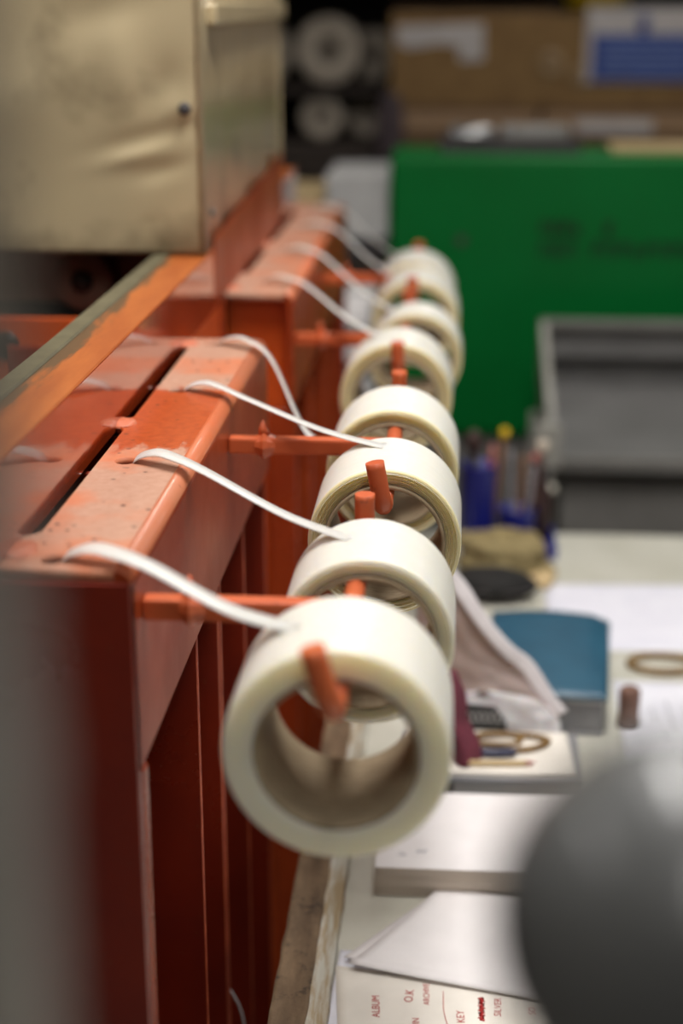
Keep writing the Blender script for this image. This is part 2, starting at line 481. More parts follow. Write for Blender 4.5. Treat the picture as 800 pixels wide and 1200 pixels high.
# ------------------------------------------------------------------ the room
ob('floor', MB().box(-3.2, 3.6, -3.2, 6.4, -0.1, 0.0), floor_m, kind='structure')
ob('wall_back', MB().box(-3.2, 3.6, 6.3, 6.4, 0, 3.0), wall_m, kind='structure')
ob('wall_left', MB().box(-3.3, -3.2, -3.2, 6.4, 0, 3.0), wall_m, kind='structure')
ob('wall_right', MB().box(3.6, 3.7, -3.2, 6.4, 0, 3.0), wall_m, kind='structure')
ob('wall_front', MB().box(-3.2, 3.6, -3.3, -3.2, 0, 3.0), wall_m, kind='structure')
ob('ceiling', MB().box(-3.2, 3.6, -3.2, 6.4, 3.0, 3.1), ceil_m, kind='structure')
for i, (x, y, l, p) in enumerate(LAMPS):
    where = ['right above the tape rolls', 'behind the camera', 'over the left of the machine', 'over the right side of the room', 'over the green machine', 'far over the right corner'][i]
    t = thing('ceiling_lamp', (x, y, LAMP_Z), 'fluorescent ceiling lamp hanging ' + where, 'lamp', 'fluorescent ceiling lamps')
    ob('housing', MB().box(x - .13, x + .13, y - l / 2 - .04, y + l / 2 + .04, LAMP_Z + .035, LAMP_Z + .09, .008), grey_pl, t)
    for s in (-.06, .06):
        ob('tube', MB().tube([(x + s, y - l / 2, LAMP_Z + .02), (x + s, y + l / 2, LAMP_Z + .02)], .013), tube_m, t)
    for s in (-l / 3, l / 3):
        ob('hanger', MB().tube([(x, y + s, LAMP_Z + .085), (x, y + s, 3.0)], .005, 8), steel_m, t)

# ------------------------------------------------------------------ machine frame
bright = mat_paint('bright_or_lit_orange_paint', (206, 88, 34), (190, 74, 26))  # the beam's own orange; on recess and foot it paints in light
XF, XB, ZT = -0.176, -0.2494, 1.171
frame = thing('machine_frame', (-0.25, 1.6, 0), 'orange red painted steel machine frame carrying the row of tape rolls', 'machine')
def channel(y0, y1, holes, slots, material):
    out = [(XB, y0)]
    for a, b in slots:
        out += [(XB, a - .004), (XB + .0045, a), (XB + .0075, a + .004), (XB + .0075, b - .004), (XB + .005, b), (XB, b + .003)]
    out = [(XF - .0098, y0)] + [(XF - .0098, y1)] + [(XB, y1)] + out[::-1]
    pl = curve_plate(out, [ell(-.2235, h, .0078, .0085) for h in holes], ZT - .006, ZT, 0)
    p = ob('top_plate', pl, material, frame)
    # outer flange with a rounded top arris
    fl = MB(); prof = [(XF - .006, ZT - .123), (XF, ZT - .123)]
    for k in range(7):
        a = math.pi / 2 * k / 6
        prof.append((XF - .010 + .010 * math.cos(a), ZT - .010 + .010 * math.sin(a)))
    prof += [(XF - .010, ZT - .006), (XF - .007, ZT - .012)]
    fl.prism(prof, y0, y1, 'XZ')
    bmesh.ops.recalc_face_normals(fl.bm, faces=list(fl.bm.faces))
    for f in fl.bm.faces:
        if f.normal.z > .25: f.material_index = 1
        if abs(f.normal.y) < .5 and f.calc_center_median().z > ZT - .012: f.smooth = True
    ob('side_flange', fl, [flange_p, edge_p], frame)
    for h in holes:
        ob('hole_rim', curve_plate(ell(-.2235, h, .0092, .0099), [ell(-.2235, h, .0078, .0085)], ZT - .014, ZT - .0061), hole_m, p)
    return p
channel(.805, 1.43, [.822, 1.021, 1.228, 1.42 - .012], [(.864, 1.108), (1.136, 1.394)], dusty)
channel(1.667, 2.46, [1.744, 1.960, 2.19, 2.39], [(1.80, 1.99), (2.06, 2.38)], dusty)
# weld beads where the plate meets the upright plate
for wy, s in ((1.122, .013), (1.405, .012), (.835, .016), (2.025, .013), (1.70, .010)):
    mb = MB()
    b = bmesh.new(); bmesh.ops.create_icosphere(b, subdivisions=3, radius=1.0)
    for v in b.verts:
        k = noise.noise(v.co * 2.2 + Vector((wy * 9, 0, 0))) * .3 + 1
        v.co = Vector((XB + .0035 + v.co.x * .0105 * k, wy + v.co.y * s * k, ZT - .0005 + v.co.z * .0032 * k + .001 * noise.noise(v.co * 6)))
    for f in b.faces: f.smooth = True
    mb._add(b); ob('weld', mb, weld_m, frame)
# upright back plate and the rail along its top
ob('upright_plate', MB().box(XB - .008, XB, .70, 2.42, ZT - .004, 1.2275, .0008, 1), gloss, frame)
ob('upright_foot', MB().box(XB - .008, XB, 1.431, 1.666, .55, ZT - .004), bright, frame)  # frame paint made brighter: light in the gap is put into the colour
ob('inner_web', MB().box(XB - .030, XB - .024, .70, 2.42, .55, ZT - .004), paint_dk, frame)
ob('upright_extension', MB().prism([(1.60, ZT + .001), (2.225, ZT + .001), (2.225, 1.266), (1.60, 1.240)], -.2498, -.2484, 'YZ'), flange_p, frame)
ob('upright_seam', MB().box(XB - .001, XB + .0012, 1.628, 1.634, 1.10, 1.2265), paint_dk, frame)
ob('rail', MB().box(-.2875, XB - .0004, .70, 2.42, 1.2165, 1.2285, .001, 1), rail_m, frame)
ob('rail_strip', MB().box(-.3025, -.2865, .70, 2.42, 1.2155, 1.2305, .0015, 1), rail_gray, frame)
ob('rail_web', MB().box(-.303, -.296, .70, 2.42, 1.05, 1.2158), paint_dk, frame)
CORD = [(-.1830, 1.1345, .6815), (-.1765, 1.1365, .6676), (-.1713, 1.138, .6535), (-.1682, 1.138, .634), (-.1673, 1.138, .590)]
# front end plate (the dark face nearest the camera) and the ribs behind it
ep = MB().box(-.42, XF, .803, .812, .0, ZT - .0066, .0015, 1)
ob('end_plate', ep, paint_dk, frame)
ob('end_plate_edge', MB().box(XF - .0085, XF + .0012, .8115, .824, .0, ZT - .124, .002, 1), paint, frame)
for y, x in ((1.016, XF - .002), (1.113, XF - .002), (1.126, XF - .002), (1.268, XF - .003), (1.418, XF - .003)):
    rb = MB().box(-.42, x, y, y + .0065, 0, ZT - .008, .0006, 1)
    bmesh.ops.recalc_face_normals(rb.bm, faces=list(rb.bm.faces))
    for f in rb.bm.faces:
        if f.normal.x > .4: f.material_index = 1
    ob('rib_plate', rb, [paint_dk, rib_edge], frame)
# second section: recessed end, posts
ob('end_recess', MB().box(XB, XF - .006, 1.690, 1.697, 0, ZT - .007), bright, frame)  # brighter copy of the frame paint, bounced light painted in
ob('end_post', MB().box(XF - .030, XF + .001, 1.676, 1.684, 0, ZT - .13, .001, 1), paint, frame)
for y in (1.86, 2.07, 2.30):
    ob('rib_plate', MB().box(-.42, XF + .001, y, y + .008, 0, ZT - .008, .001, 1), paint, frame)
ob('end_post', MB().box(-.42, XF, 2.452, 2.46, 0, ZT - .007, .001, 1), paint_dk, frame)
# cross beam with round holes, left of the rail
bx = MB().box(-.90, -.303, 1.50, 1.508, 1.10, 1.174, .001, 1)
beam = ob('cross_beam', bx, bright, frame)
ob('beam_hole', MB().lathe([(.0, -.002), (.0125, -.002), (.0145, 0.0), (.0145, .004), (0, .004)], (-.445, 1.4995, 1.146), 'Y', 24), black_m, beam)
ob('beam_lower', MB().box(-.90, -.303, 1.49, 1.62, 1.00, 1.10, .002, 1), paint_dk, frame)
ob('rear_panel', MB().box(-.90, -.303, 2.05, 2.06, .6, 1.228), dark_gray, frame)
brown_p = simple('brown_panel', (150, 122, 104), (128, 102, 86), .6, 14)
rl = ob('roller', MB().lathe([(0, 0), (.027, 0), (.031, .004), (.031, .05), (0, .05)], (-.393, 1.62, 1.190), 'Y', 32), brown_p, frame)
ob('roller_hub', MB().lathe([(0, -.008), (.010, -.008), (.012, -.003), (.012, .002), (0, .002)], (-.393, 1.62, 1.190), 'Y', 20), shelf_m, rl)
ob('roller_plate', MB().box(-.90, -.304, 1.668, 1.676, 1.160, 1.2295), brown_p, frame)

ob('loose_cord', MB().tube(spline(CORD, 20), .0009, 8), grey_pl, loc=CORD[0], label='thin pale cord dangling from a dark red rib at the bottom', cat='cord')

# ------------------------------------------------------------------ cream cabinet standing on the rail
cab = thing('control_cabinet', (-.55, 1.9, 1.2305), 'dented cream metal cabinet standing on the machine rail', 'cabinet')
CX0, CX1, CY0, CY1, CZ0, CZ1 = -.90, -.2512, 1.548, 2.225, 1.2307, 1.95
def dent(x, z):
    d = 0
    for (dx, dz, rx, rz, a) in ((-.300, 1.345, .05, .010, .0035), (-.318, 1.325, .030, .007, -.003), (-.292, 1.312, .025, .009, .0035), (-.330, 1.41, .02, .04, -.004),
                               (-.285, 1.395, .018, .022, .004), (-.34, 1.46, .05, .02, .004), (-.43, 1.38, .05, .03, -.003), (-.272, 1.37, .012, .014, -.003), (-.30, 1.262, .008, .006, .001), (-.40, 1.30, .06, .05, .003)):
        d += a * math.exp(-((x - dx) / rx) ** 2 - ((z - dz - .25 * (x - dx)) / rz) ** 2)
    return d
mb = MB()
mb.grid(lambda u, v: (CX0 + (CX1 - CX0) * u, CY0 + dent(CX0 + (CX1 - CX0) * u, CZ0 + (CZ1 - CZ0) * v) * (1 if u < .995 else 0), CZ0 + (CZ1 - CZ0) * v), 180, 160, (0, .006, 0))
ob('front_panel', mb, cab_m, cab)
ob('corner_edge', MB().tube([(CX1 - .002, CY0 + .003, CZ0), (CX1 - .002, CY0 + .003, CZ1)], .004, 12), cab_m, cab)
def side_wave(v, u):
    return .0008 * math.sin(v * 21) + .0005 * math.sin(v * 47 + 1)
mb = MB(); mb.grid(lambda u, v: (CX1 + side_wave(u, v) * (0 if u < .01 or u > .99 else 1), CY0 + .008 + (CY1 - CY0 - .008) * u, CZ0 + (CZ1 - CZ0) * v), 90, 4, (-.006, 0, 0))
ob('side_panel', mb, cab_m, cab)
ob('side_trim', MB().box(CX1 - .002, CX1 + .010, CY0 + .05, CY1, 1.446, 1.468, .003, 1), cab_m, cab)
ob('side_end', MB().box(CX1 - .004, CX1 + .002, CY1 - .012, CY1, CZ0, CZ1, .002, 1), cab_m, cab)
ob('bottom_panel', MB().box(CX0, CX1 - .004, CY0 + .006, CY1, CZ0, CZ0 + .006), shelf_m, cab)
ob('back_panel', MB().box(CX0, CX1 - .004, CY1 - .006, CY1, CZ0 + .006, CZ1), cab_m, cab)
ob('top_panel', MB().box(CX0, CX1, CY0, CY1, CZ1, CZ1 + .008), cab_m, cab)
ob('left_panel', MB().box(CX0 - .006, CX0, CY0, CY1, CZ0, CZ1), cab_m, cab)
ob('screw', MB().lathe([(0, -.005), (.004, -.0045), (.006, -.002), (.0065, .002), (0, .002)], (-.2665, CY0 - .0015, 1.3705), 'Y', 20), dark_gray, cab)
ob('screw', MB().lathe([(0, .003), (.003, .0028), (.004, 0), (0, 0)], (CX1 + .001, CY0 + .045, 1.266), 'X', 16), steel_m, cab)

# ------------------------------------------------------------------ roll hangers and tape rolls
CORE_R, ROD_R = .0402, .0062
# arm y, rod height, rod x, front end y, rear end y
HANG = [(.833, 1.1395, -.0565, .702, .972), (1.178, 1.1405, -.048, 1.028, 1.325), (1.686, 1.1190, -.058, 1.538, 1.850), (2.074, 1.1200, -.056, 1.930, 2.226)]
hl = ['nearest the camera, carrying the two closest rolls', 'second from the camera, carrying the third and fourth rolls', 'third from the camera, carrying the fifth and sixth rolls', 'farthest from the camera, carrying the last two rolls']
def lerp(a, b, t): return a + (b - a) * t
for i, (ya, zr, xr, yf, yb) in enumerate(HANG):
    h = thing('roll_hanger', (XF, ya, zr), 'orange steel hanger bar ' + hl[i], 'hanger', 'orange roll hangers')
    # square-ish arm, slightly taller at the machine
    ob('arm', MB().box(XF + .0005, xr, ya - .0065, ya + .0065, zr - .0065, zr + .0065, .0022, 2), arm_paint, h)
    # pinched weld collar with a small spike on top
    xc = XF + .028
    ob('collar', MB().lathe([(.0072, -.007), (.0095, -.0025), (.0115, 0), (.0095, .003), (.0072, .009)], (xc, ya, zr), 'X', 12, smooth=False), arm_paint, h)
    ob('collar_spike', MB().tube([(xc, ya, zr + .008), (xc - .001, ya, zr + .014), (xc - .0005, ya, zr + .020)], [.005, .0032, .0006], 8), arm_paint, h)
    ob('rod', MB().tube([(xr, yf, zr), (xr, yb, zr)], ROD_R, 16), arm_paint, h)
    lean = -.010 if i == 0 else (-.006 if i == 1 else -.001)
    pk = MB().tube(spline([(xr, yf + .010, zr), (xr, yf + .001, zr + .001), (xr + lean * .3, yf - .003, zr + .010), (xr + lean, yf - .003, zr + .034 - i * .002)], 14), ROD_R * 1.05, 16)
    ob('peg', pk, arm_paint, h)
    pk = MB().tube(spline([(xr, yb - .010, zr), (xr, yb - .001, zr + .001), (xr - .001, yb + .003, zr + .009), (xr - .001, yb + .003, zr + .026)], 14), ROD_R * 1.05, 16)
    ob('peg', pk, arm_paint, h)

# hanger index, front y, width, outer radius, rings on the face, hole y of its strand, contact angle, x shift
ROLLS = [(0, .719, .076, .0586, 0, .822, 30, 0), (0, .870, .080, .0532, 4, 1.021, 20, .006), (1, 1.046, .088, .0540, 7, 1.228, 10, 0), (1, 1.217, .088, .0535, 5, 1.408, 84, -.002),
         (2, 1.557, .090, .0570, 5, 1.744, 20, -.003), (2, 1.748, .080, .0522, 3, 1.960, 30, .011), (3, 1.948, .112, .0540, 3, 2.19, 30, .003), (3, 2.086, .120, .0545, 3, 2.39, 25, -.003)]
rl_lab = ['white tape roll nearest the camera, its open core facing us', 'second white tape roll from the camera, just behind the nearest', 'third white tape roll from the camera, with ridged yellowish side layers',
          'fourth white tape roll from the camera, just behind the ridged one', 'fifth white tape roll from the camera, on the third hanger', 'sixth white tape roll, thin walled and set right, against the green machine',
          'seventh white tape roll, blurred, in front of the last one', 'last and farthest white tape roll, topped by an orange peg tip']
for i, (hi, y0, wd, ro, rings, hy, ang, dx) in enumerate(ROLLS):
    ya, zr, xr, yf, yb = HANG[hi]
    cx, cz = xr + dx, zr + ROD_R - CORE_R + (0.0005 if dx == 0 else -abs(dx) * .12)
    t = thing('tape_roll', (cx, y0, cz), rl_lab[i], 'tape roll', 'white tape rolls on the hangers')
    ri = CORE_R + .0026
    prof = []; mis = []
    # front face from inside to outside with stepped layers
    if rings:
        st = (ro - ri - .002) / rings
        for k in range(rings):
            a = ri + st * k
            dpt = .0026 * (1 - k / rings) + .0010 * random.uniform(-.5, 1.0)
            prof += [(a + st * .10, dpt), (a + st * .45, dpt - .0007), (a + st * .68, dpt - .0002), (a + st * .76, dpt + .0013), (a + st * .99, dpt + .0013)]
            mis += [1, 1, 1]
        prof += [(ro - .002, .0002), (ro - .0006, .0008), (ro, .0025)]
    else:
        prof += [(ri, .0006), (ri + .004, .0), (ro - .0025, .0), (ro - .0008, .0007), (ro, .0026)]
    mis = [1] * (len(prof) - 1)
    # slightly uneven wound surface
    ny = 22
    for k in range(1, ny):
        prof.append((ro + (.0003 * math.sin(k * 2.1 + i) - .0002 * (k % 3 == 0)), .0026 + (wd - .0052) * k / ny)); mis.append(0)
    prof += [(ro, wd - .0026), (ro - .0008, wd - .0007), (ro - .0025, wd), (ri, wd)]; mis += [0, 1, 1, 1]
    mis.append(1)
    mb = MB().lathe(prof, (cx, y0, cz), 'Y', 112, closed=True, mis=mis)
    ob('winding', mb, [tape_m, tape_side2 if i < 2 else tape_side], t)
    c0 = -.0005 if i != 0 else .0015
    mb = MB().lathe([(CORE_R, c0), (CORE_R + .0025, c0), (CORE_R + .0025, wd + .001), (CORE_R, wd + .001)], (cx, y0, cz), 'Y', 96, closed=True)
    ob('core', mb, core_m, t)
    # the loose strand from the roll to its hole in the top plate
    a = R(ang); sw = .0082
    yr = y0 + wd * (.60 if i != 2 else .72)
    cxp, czp = cx - math.sin(a) * (ro + .0006), cz + math.cos(a) * (ro + .0006)
    a2 = a - R(16)
    ex, ez = cx - math.sin(a2) * (ro - .0012), cz + math.cos(a2) * (ro - .0012)
    a3 = a - R(8)
    mx, mz = cx - math.sin(a3) * (ro + .0002), cz + math.cos(a3) * (ro + .0002)
    hx = -.2180
    sag = -.004 if ang < 50 else -.018
    def PT(s, x, z): return Vector((x, lerp(hy, yr, s), z))
    pts = [PT(0, hx - .003, ZT - .012), PT(0.0, hx + .001, ZT + .0015), PT(.06, hx + .016, ZT + .0085), PT(.16, XF - .010, ZT + .0080), PT(.28, XF + .012, ZT + .0025 + (0 if ang < 50 else -.008)),
           PT(.62, lerp(XF, cxp, .62), lerp(ZT, czp, .62) + sag), PT(.97, cxp, czp)]
    for q_ in range(1, 3):
        aa = a - R(5 * q_); rr_ = ro + (.0002 if q_ < 2 else -.0004)
        pts.append(PT(1.0, cx - math.sin(aa) * rr_, cz + math.cos(aa) * rr_))
    path = spline(pts, 130)
    mb = MB()
    n = len(path) - 1
    def strip(u, v):
        k = min(int(round(u * n)), n)
        p = path[k]
        wdt = sw * (.6 + .4 * min(1, u * 3)) 
        tw = .0012 * math.sin(u * 5 + i)
        return (p.x, p.y + (v - .5) * 2 * wdt, p.z + (v - .5) * tw)
    mb.grid(strip, n, 2, .0007)
    ob('tape_strand', mb, tape_m, t)

# ------------------------------------------------------------------ work table
TX0, TX1, TY0, TY1, TZ = -.124, .95, .235, 2.14, .75
tb = thing('work_table', (.4, 1.2, 0), 'cream topped work table running under the tape rolls', 'table')
ob('tabletop', MB().box(TX0, TX1, TY0, TY1, TZ - .03, TZ, .002, 1), table_m, tb)
rim = MB()
def rimf(u, v):
    y = TY0 + (TY1 - .2 - TY0) * u
    x = -.1255 + .0275 * v
    return (x + .0012 * noise.noise(Vector((y * 40, v * 3, 0))) * (1 if v > .9 or v < .1 else 0), y, TZ + .0185 + .0012 * noise.noise(Vector((y * 30, v * 5, 3))) )
rim.grid(rimf, 200, 8, .0181)
bd = thing('wooden_board', (-.112, 1.1, TZ), 'grimy wooden edge board running between the table and the orange frame', 'board')
ob('plank', rim, board_m, bd)
rim = MB()
rim.grid(lambda u, v: (-.0982 + .0025 + .0012 * noise.noise(Vector((u * 70, v * 2, 1))) + .012 * (1 - v) , TY0 + (TY1 - .2 - TY0) * u, TZ + .0005 + .0165 * v), 200, 5, (-.010, 0, 0))
ob('edge_facing', rim, chip_m, bd)
for x in (TX0 + .05, TX1 - .05):
    for y in (TY0 + .05, TY1 - .08):
        ob('leg', MB().box(x - .025, x + .025, y - .025, y + .025, 0, TZ - .03, .003, 1), steel_m, tb)

# --- papers at the front of the table
def rot2(p, c, a): return (c[0] + (p[0] - c[0]) * math.cos(a) - (p[1] - c[1]) * math.sin(a), c[1] + (p[0] - c[0]) * math.sin(a) + (p[1] - c[1]) * math.cos(a))
def sheet(name, corners, z, mat, label, curl=None, cat='paper', th=.0004, lift=0):
    A, B, C, D = [Vector(c) for c in corners]
    def fn(u, v):
        p = A.lerp(B, u).lerp(D.lerp(C, u), v)
        h = lift * 0
        if curl: h += curl(u, v)
        return (p.x, p.y, z + th + h)
    c = (A + B + C + D) / 4
    return ob(name, MB().grid(fn, 24, 24, th), mat, loc=(c.x, c.y, z), label=label, cat=cat)
sheet('paper_sheet', [(-.092, .86), (.0, .86), (.0, 1.085), (-.082, 1.085)], TZ + .0002, simple('bluish_paper', (228, 228, 238), (222, 222, 232), 0.7, 30, bmp=.03), 'bluish white sheet against the wooden table rim, under the red notes')
note = sheet('note_sheet', [(-.066, .88), (.135, .85), (.12, 1.035), (-.084, 1.062)], TZ + .0012, paper_warm, 'cream sheet with red handwritten notes at the table front', cat='note sheet')
sh = sheet('paper_sheet', [(-.073, 1.056), (.150, 1.010), (.17, 1.150), (-.006, 1.172)], TZ + .0036, paper_m, 'blank white sheet with a curled corner lying over the red notes',
      curl=lambda u, v: .004 * (1 - u) ** 4 * (1 - v) + .0022 * math.exp(-((v - .04) / .03) ** 2) + .003 * (v ** 3))
sheet('paper_sheet', [(-.078, 1.068), (.13, 1.035), (.16, 1.14), (-.012, 1.16)], TZ + .0024, paper_m, 'white sheet peeking out left from beneath the blank curled sheet', curl=lambda u, v: .003 * (1 - u) ** 4)
# red handwriting, read sideways
for s, x, y, sz, sk in (('ALBUM', -.046, .998, .0085, .1), ('E', -.043, .968, .008, 0), ('O.K', -.0225, 1.018, .0095, -.1), ('IN', -.0165, .992, .0075, .1), ('ARCHIVE', -.0095, 1.016, .0068, .05),
                        ('KEY', .017, .996, .0085, .08), ('AN', .022, .962, .0085, 0), ('SILVER', .044, 1.006, .0078, -.05), ('LESS', .037, .962, .0085, .05), ('SO', .070, 1.010, .0075, 0), ('BLESS', .074, .962, .0085, .05)):
    M = Matrix.Translation((x, y, TZ + .00185)) @ Matrix.Rotation(R(90) + sk * .6, 4, 'Z')
    hw = MB(); hw._add(text_mesh(s, sz, M))
    ob('handwritten_word', hw, ink_red, note)
# crossed-out scribble and a drawn line
scr = [(.0295 + .0022 * math.sin(k * 2.4), 1.028 - .028 * k / 40, TZ + .0019) for k in range(41)]
ob('scribble', MB().tube(scr, .0009, 5), ink_red, note)
hw = MB()
hw.tube(spline([(.0005, 1.034, TZ + .00185), (.0015, 1.008, TZ + .00185), (.006, .985, TZ + .00185), (.013, .955, TZ + .00185)], 20), .0003, 5)
ob('drawn_line', hw, ink_red, note)
# white paper block
blk = thing('paper_block', (.04, 1.235, TZ), 'thick block of white paper lying beneath the nearest roll', 'paper block')
bk = MB()
for k in range(9):
    j = random.uniform(-.0006, .0006)
    bk.box(-.058 + j, .145 + j, 1.168 + j, 1.302, TZ + .0005 + k * .003, TZ + .0005 + (k + 1) * .003)
ob('sheets', bk, paper_edge, blk)
ob('top_sheet', MB().box(-.0588, .1455, 1.1672, 1.302, TZ + .0276, TZ + .0281), paper_m, blk)
mk = MB()
for s, x, y in (('V', -.034, 1.184), ('%', -.018, 1.190)):
    mk._add(text_mesh(s, .012, Matrix.Translation((x, y, TZ + .0283)) @ Matrix.Rotation(R(70), 4, 'Z')))
ob('pencil_mark', mk, ink_grey, blk)
# grey book with white pad, rubber bands, coil
gb = thing('hardback_book', (.05, 1.43, TZ), 'grey hardback book lying flat behind the white paper block', 'book')
ob('cover', MB().box(-.045, .128, 1.336, 1.442, TZ, TZ + .003, .001, 1).box(-.045, .128, 1.336, 1.442, TZ + .020, TZ + .023, .001, 1).box(-.045, .128, 1.336, 1.340, TZ, TZ + .023, .001, 1), grey_book, gb)
ob('page_block', MB().box(-.043, .126, 1.341, 1.440, TZ + .0031, TZ + .0199), paper_edge, gb)
ob('spine_label', MB().box(-.028, .006, 1.3352, 1.3360, TZ + .002, TZ + .021), dark_gray, gb)
sheet('notepad', [(-.040, 1.345), (.122, 1.345), (.117, 1.437), (-.040, 1.437)], TZ + .0232, paper_warm, 'white notepad on the grey book holding brown rubber bands', th=.004, cat='notepad')
PZ = TZ + .0277
def band(cx, cy, a, b, r, z, rotz=0.0, wob=0.12):
    pts = []
    for k in range(41):
        t = 2 * math.pi * k / 40
        q = rot2((cx + a * math.cos(t) * (1 + wob * math.sin(2 * t)), cy + b * math.sin(t)), (cx, cy), rotz)
        pts.append((q[0], q[1], z + r))
    return MB().tube(pts, r, 8, cap=False)
ob('rubber_band', band(.055, 1.405, .042, .018, .0030, PZ, .05), brass_m, loc=(.055, 1.405, PZ), label='brown looped rubber band on the white notepad', cat='rubber band')
ob('rubber_band', band(.046, 1.399, .024, .012, .0025, PZ + .0062, -.1), brass_m, loc=(.046, 1.399, PZ + .0046), label='smaller brown rubber band lying inside the larger loop', cat='rubber band')
ob('marker_pen', MB().tube(spline([(.030, 1.379, PZ + .0045), (.047, 1.378, PZ + .0045), (.066, 1.382, PZ + .0045)], 10), [.0025] + [.0042] * 10 + [.004, .002], 12), simple('navy_plastic', (54, 56, 84), (44, 46, 72), .4), loc=(.048, 1.379, PZ), label='short navy blue marker below the rubber bands on the notepad', cat='marker')
pn = thing('pencil', (.045, 1.36, PZ), 'thin yellow pencil with reddish tip on the white notepad', 'pencil')
ob('shaft', MB().tube([(.012, 1.357, PZ + .003), (.074, 1.362, PZ + .003)], .0028, 6, smooth=False), cream_wood, pn)
ob('tip', MB().tube([(.074, 1.362, PZ + .003), (.084, 1.363, PZ + .003)], [.0028, .0006], 8), pink_m, pn)
# coil-bound black booklet standing on its edge in front of the pouch
cb = thing('coil_booklet', (.03, 1.447, TZ), 'small black coil-bound booklet in front of the pinkish plastic pouch', 'booklet')
ob('cover', MB().prism([(-.02, TZ), (.060, TZ), (.057, TZ + .034), (.046, TZ + .048), (.020, TZ + .050), (.012, TZ + .056), (-.02, TZ + .058)], 1.4435, 1.4495, 'XZ'), black_m, cb)
for k in range(8):
    x = .008 + k * .0062
    ob('coil_ring', MB().tube([(x + .0030 * math.cos(a), 1.4428, TZ + .038 + .0055 * math.sin(a)) for a in [2 * math.pi * j / 14 for j in range(15)]], .0006, 6, cap=False), grey_pl, cb)
# maroon cloth pouch hanging down beside the rolls
def cloth(u, v):
    # v: 0 at the notepad, 1 at the top
    x0 = -.022 + .004 * math.sin(v * 7); x1 = lerp(.034, .008, v ** .8) + .002 * math.sin(v * 11)
    x = lerp(x0, x1, u)
    y = 1.366 + .014 * math.sin(u * 7) * (1 - .5 * v) + .020 * v
    return (x, y, PZ + .001 + .088 * v - .006 * u * v)
ob('cloth_pouch', MB().grid(cloth, 26, 26, (0, .006, 0)), maroon_m, loc=(.0, 1.37, PZ), label='dark maroon cloth hanging just right of the nearest rolls', cat='cloth')
# open plastic pouch leaning against the teal book
RIM = [(-.035, .945), (.001, .913), (.027, .879), (.054, .845), (.076, .823), (.096, .797), (.112, .776)]
SEAM = [(-.035, .802), (.003, .803), (.025, .806), (.046, .807), (.085, .799), (.100, .790), (.112, .775)]
def along(c, u):
    t = u * (len(c) - 1); k = min(int(t), len(c) - 2); f = t - k
    return lerp(c[k][0], c[k + 1][0], f), lerp(c[k][1], c[k + 1][1], f)
pouch = thing('plastic_pouch', (.04, 1.465, TZ), 'open crumpled pinkish plastic pouch leaning on the teal book', 'pouch')
def back_p(u, v):
    a, b = along(SEAM, u), along(RIM, u)
    y = 1.462 + .016 * v + .004 * noise.noise(Vector((u * 6, v * 5, 2))) + .004 * math.sin(math.pi * v)
    return (lerp(a[0], b[0], v), y, lerp(a[1], b[1], v))
ob('inner_sheet', MB().grid(back_p, 40, 20, (0, .0012, 0)), bag_m, pouch)
def lip_p(u, v):
    a = along(SEAM, u)
    y = 1.4515 + .010 * v - .0015 * math.sin(math.pi * v) + .003 * noise.noise(Vector((u * 9, v * 5, 7)))
    return (a[0] + .003 * (1 - v), y, lerp(TZ + .001, a[1] + .002, v))
ob('front_sheet', MB().grid(lip_p, 40, 14, (0, .0015, 0)), simple('white_plastic_sheet', (232, 224, 226), (214, 204, 206), .25, 30, sss=.2), pouch)
edge = spline([(p[0], 1.474 + .003 * math.sin(k * 2), p[1] + .002) for k, p in enumerate(RIM)], 40)
er = MB()
ne = len(edge) - 1
er.grid(lambda u, v: tuple(edge[int(round(u * ne))] + Vector((.012 * v, .006 * v, .007 * v * (1 + .3 * math.sin(u * 12)))) - Vector((.004, 0, .002))), ne, 4, (0, .003, 0))
ob('folded_edge', er, simple('white_fold', (234, 228, 230), (216, 208, 210), .3, 30), pouch)
# teal book
tbk = thing('thick_book', (.115, 1.62, TZ), 'thick book with curved teal cover and grey page edges', 'book')
ob('page_block', MB().box(.040, .166, 1.492, 1.70, TZ + .004, TZ + .040, .001, 1), grey_book, tbk)
ob('bottom_cover', MB().box(.038, .168, 1.488, 1.705, TZ, TZ + .004, .001, 1), grey_book, tbk)
def tc(u, v):
    return (.036 + .134 * u + .006 * v, 1.486 + .222 * v, TZ + .046 + .005 * math.sin(math.pi * u) * v + (-.018 * max(0, u - .85) * 2 * v))
ob('top_cover', MB().grid(tc, 20, 16, .0045), teal_m, tbk)
ob('head_band', MB().box(.041, .166, 1.4905, 1.4925, TZ + .036, TZ + .0402), label_m, tbk)
tbk.rotation_euler.z = -R(4)
# cork stamp, ring, sheets on the right
st = thing('hand_stamp', (.186, 1.512, TZ), 'small brown wooden hand stamp standing right of the teal book', 'stamp')
ob('handle', MB().lathe([(0, .045), (.008, .045), (.0108, .0425), (.0112, .036), (.0105, .016), (.0115, .008), (0, .008)], (.186, 1.512, TZ), 'Z', 24), cork_m, st)
ob('base', MB().lathe([(0, 0), (.0118, 0), (.0122, .002), (.0118, .008), (0, .008)], (.186, 1.512, TZ), 'Z', 24), simple('stamp_base', (92, 62, 52), (76, 50, 42), .6), st)
ob('wooden_ring', band(.240, 1.672, .037, .024, .0042, TZ, 0, 0), brass_m, loc=(.24, 1.672, TZ), label='tan ring lying flat between the white sheets at right', cat='ring')
sheet('paper_sheet', [(.112, 1.712), (.42, 1.725), (.42, 1.945), (.120, 1.932)], TZ + .0002, simple('cool_paper', (236, 236, 246), (228, 228, 240), .7, 30, bmp=.02), 'bluish white sheet behind the teal book at the table middle')
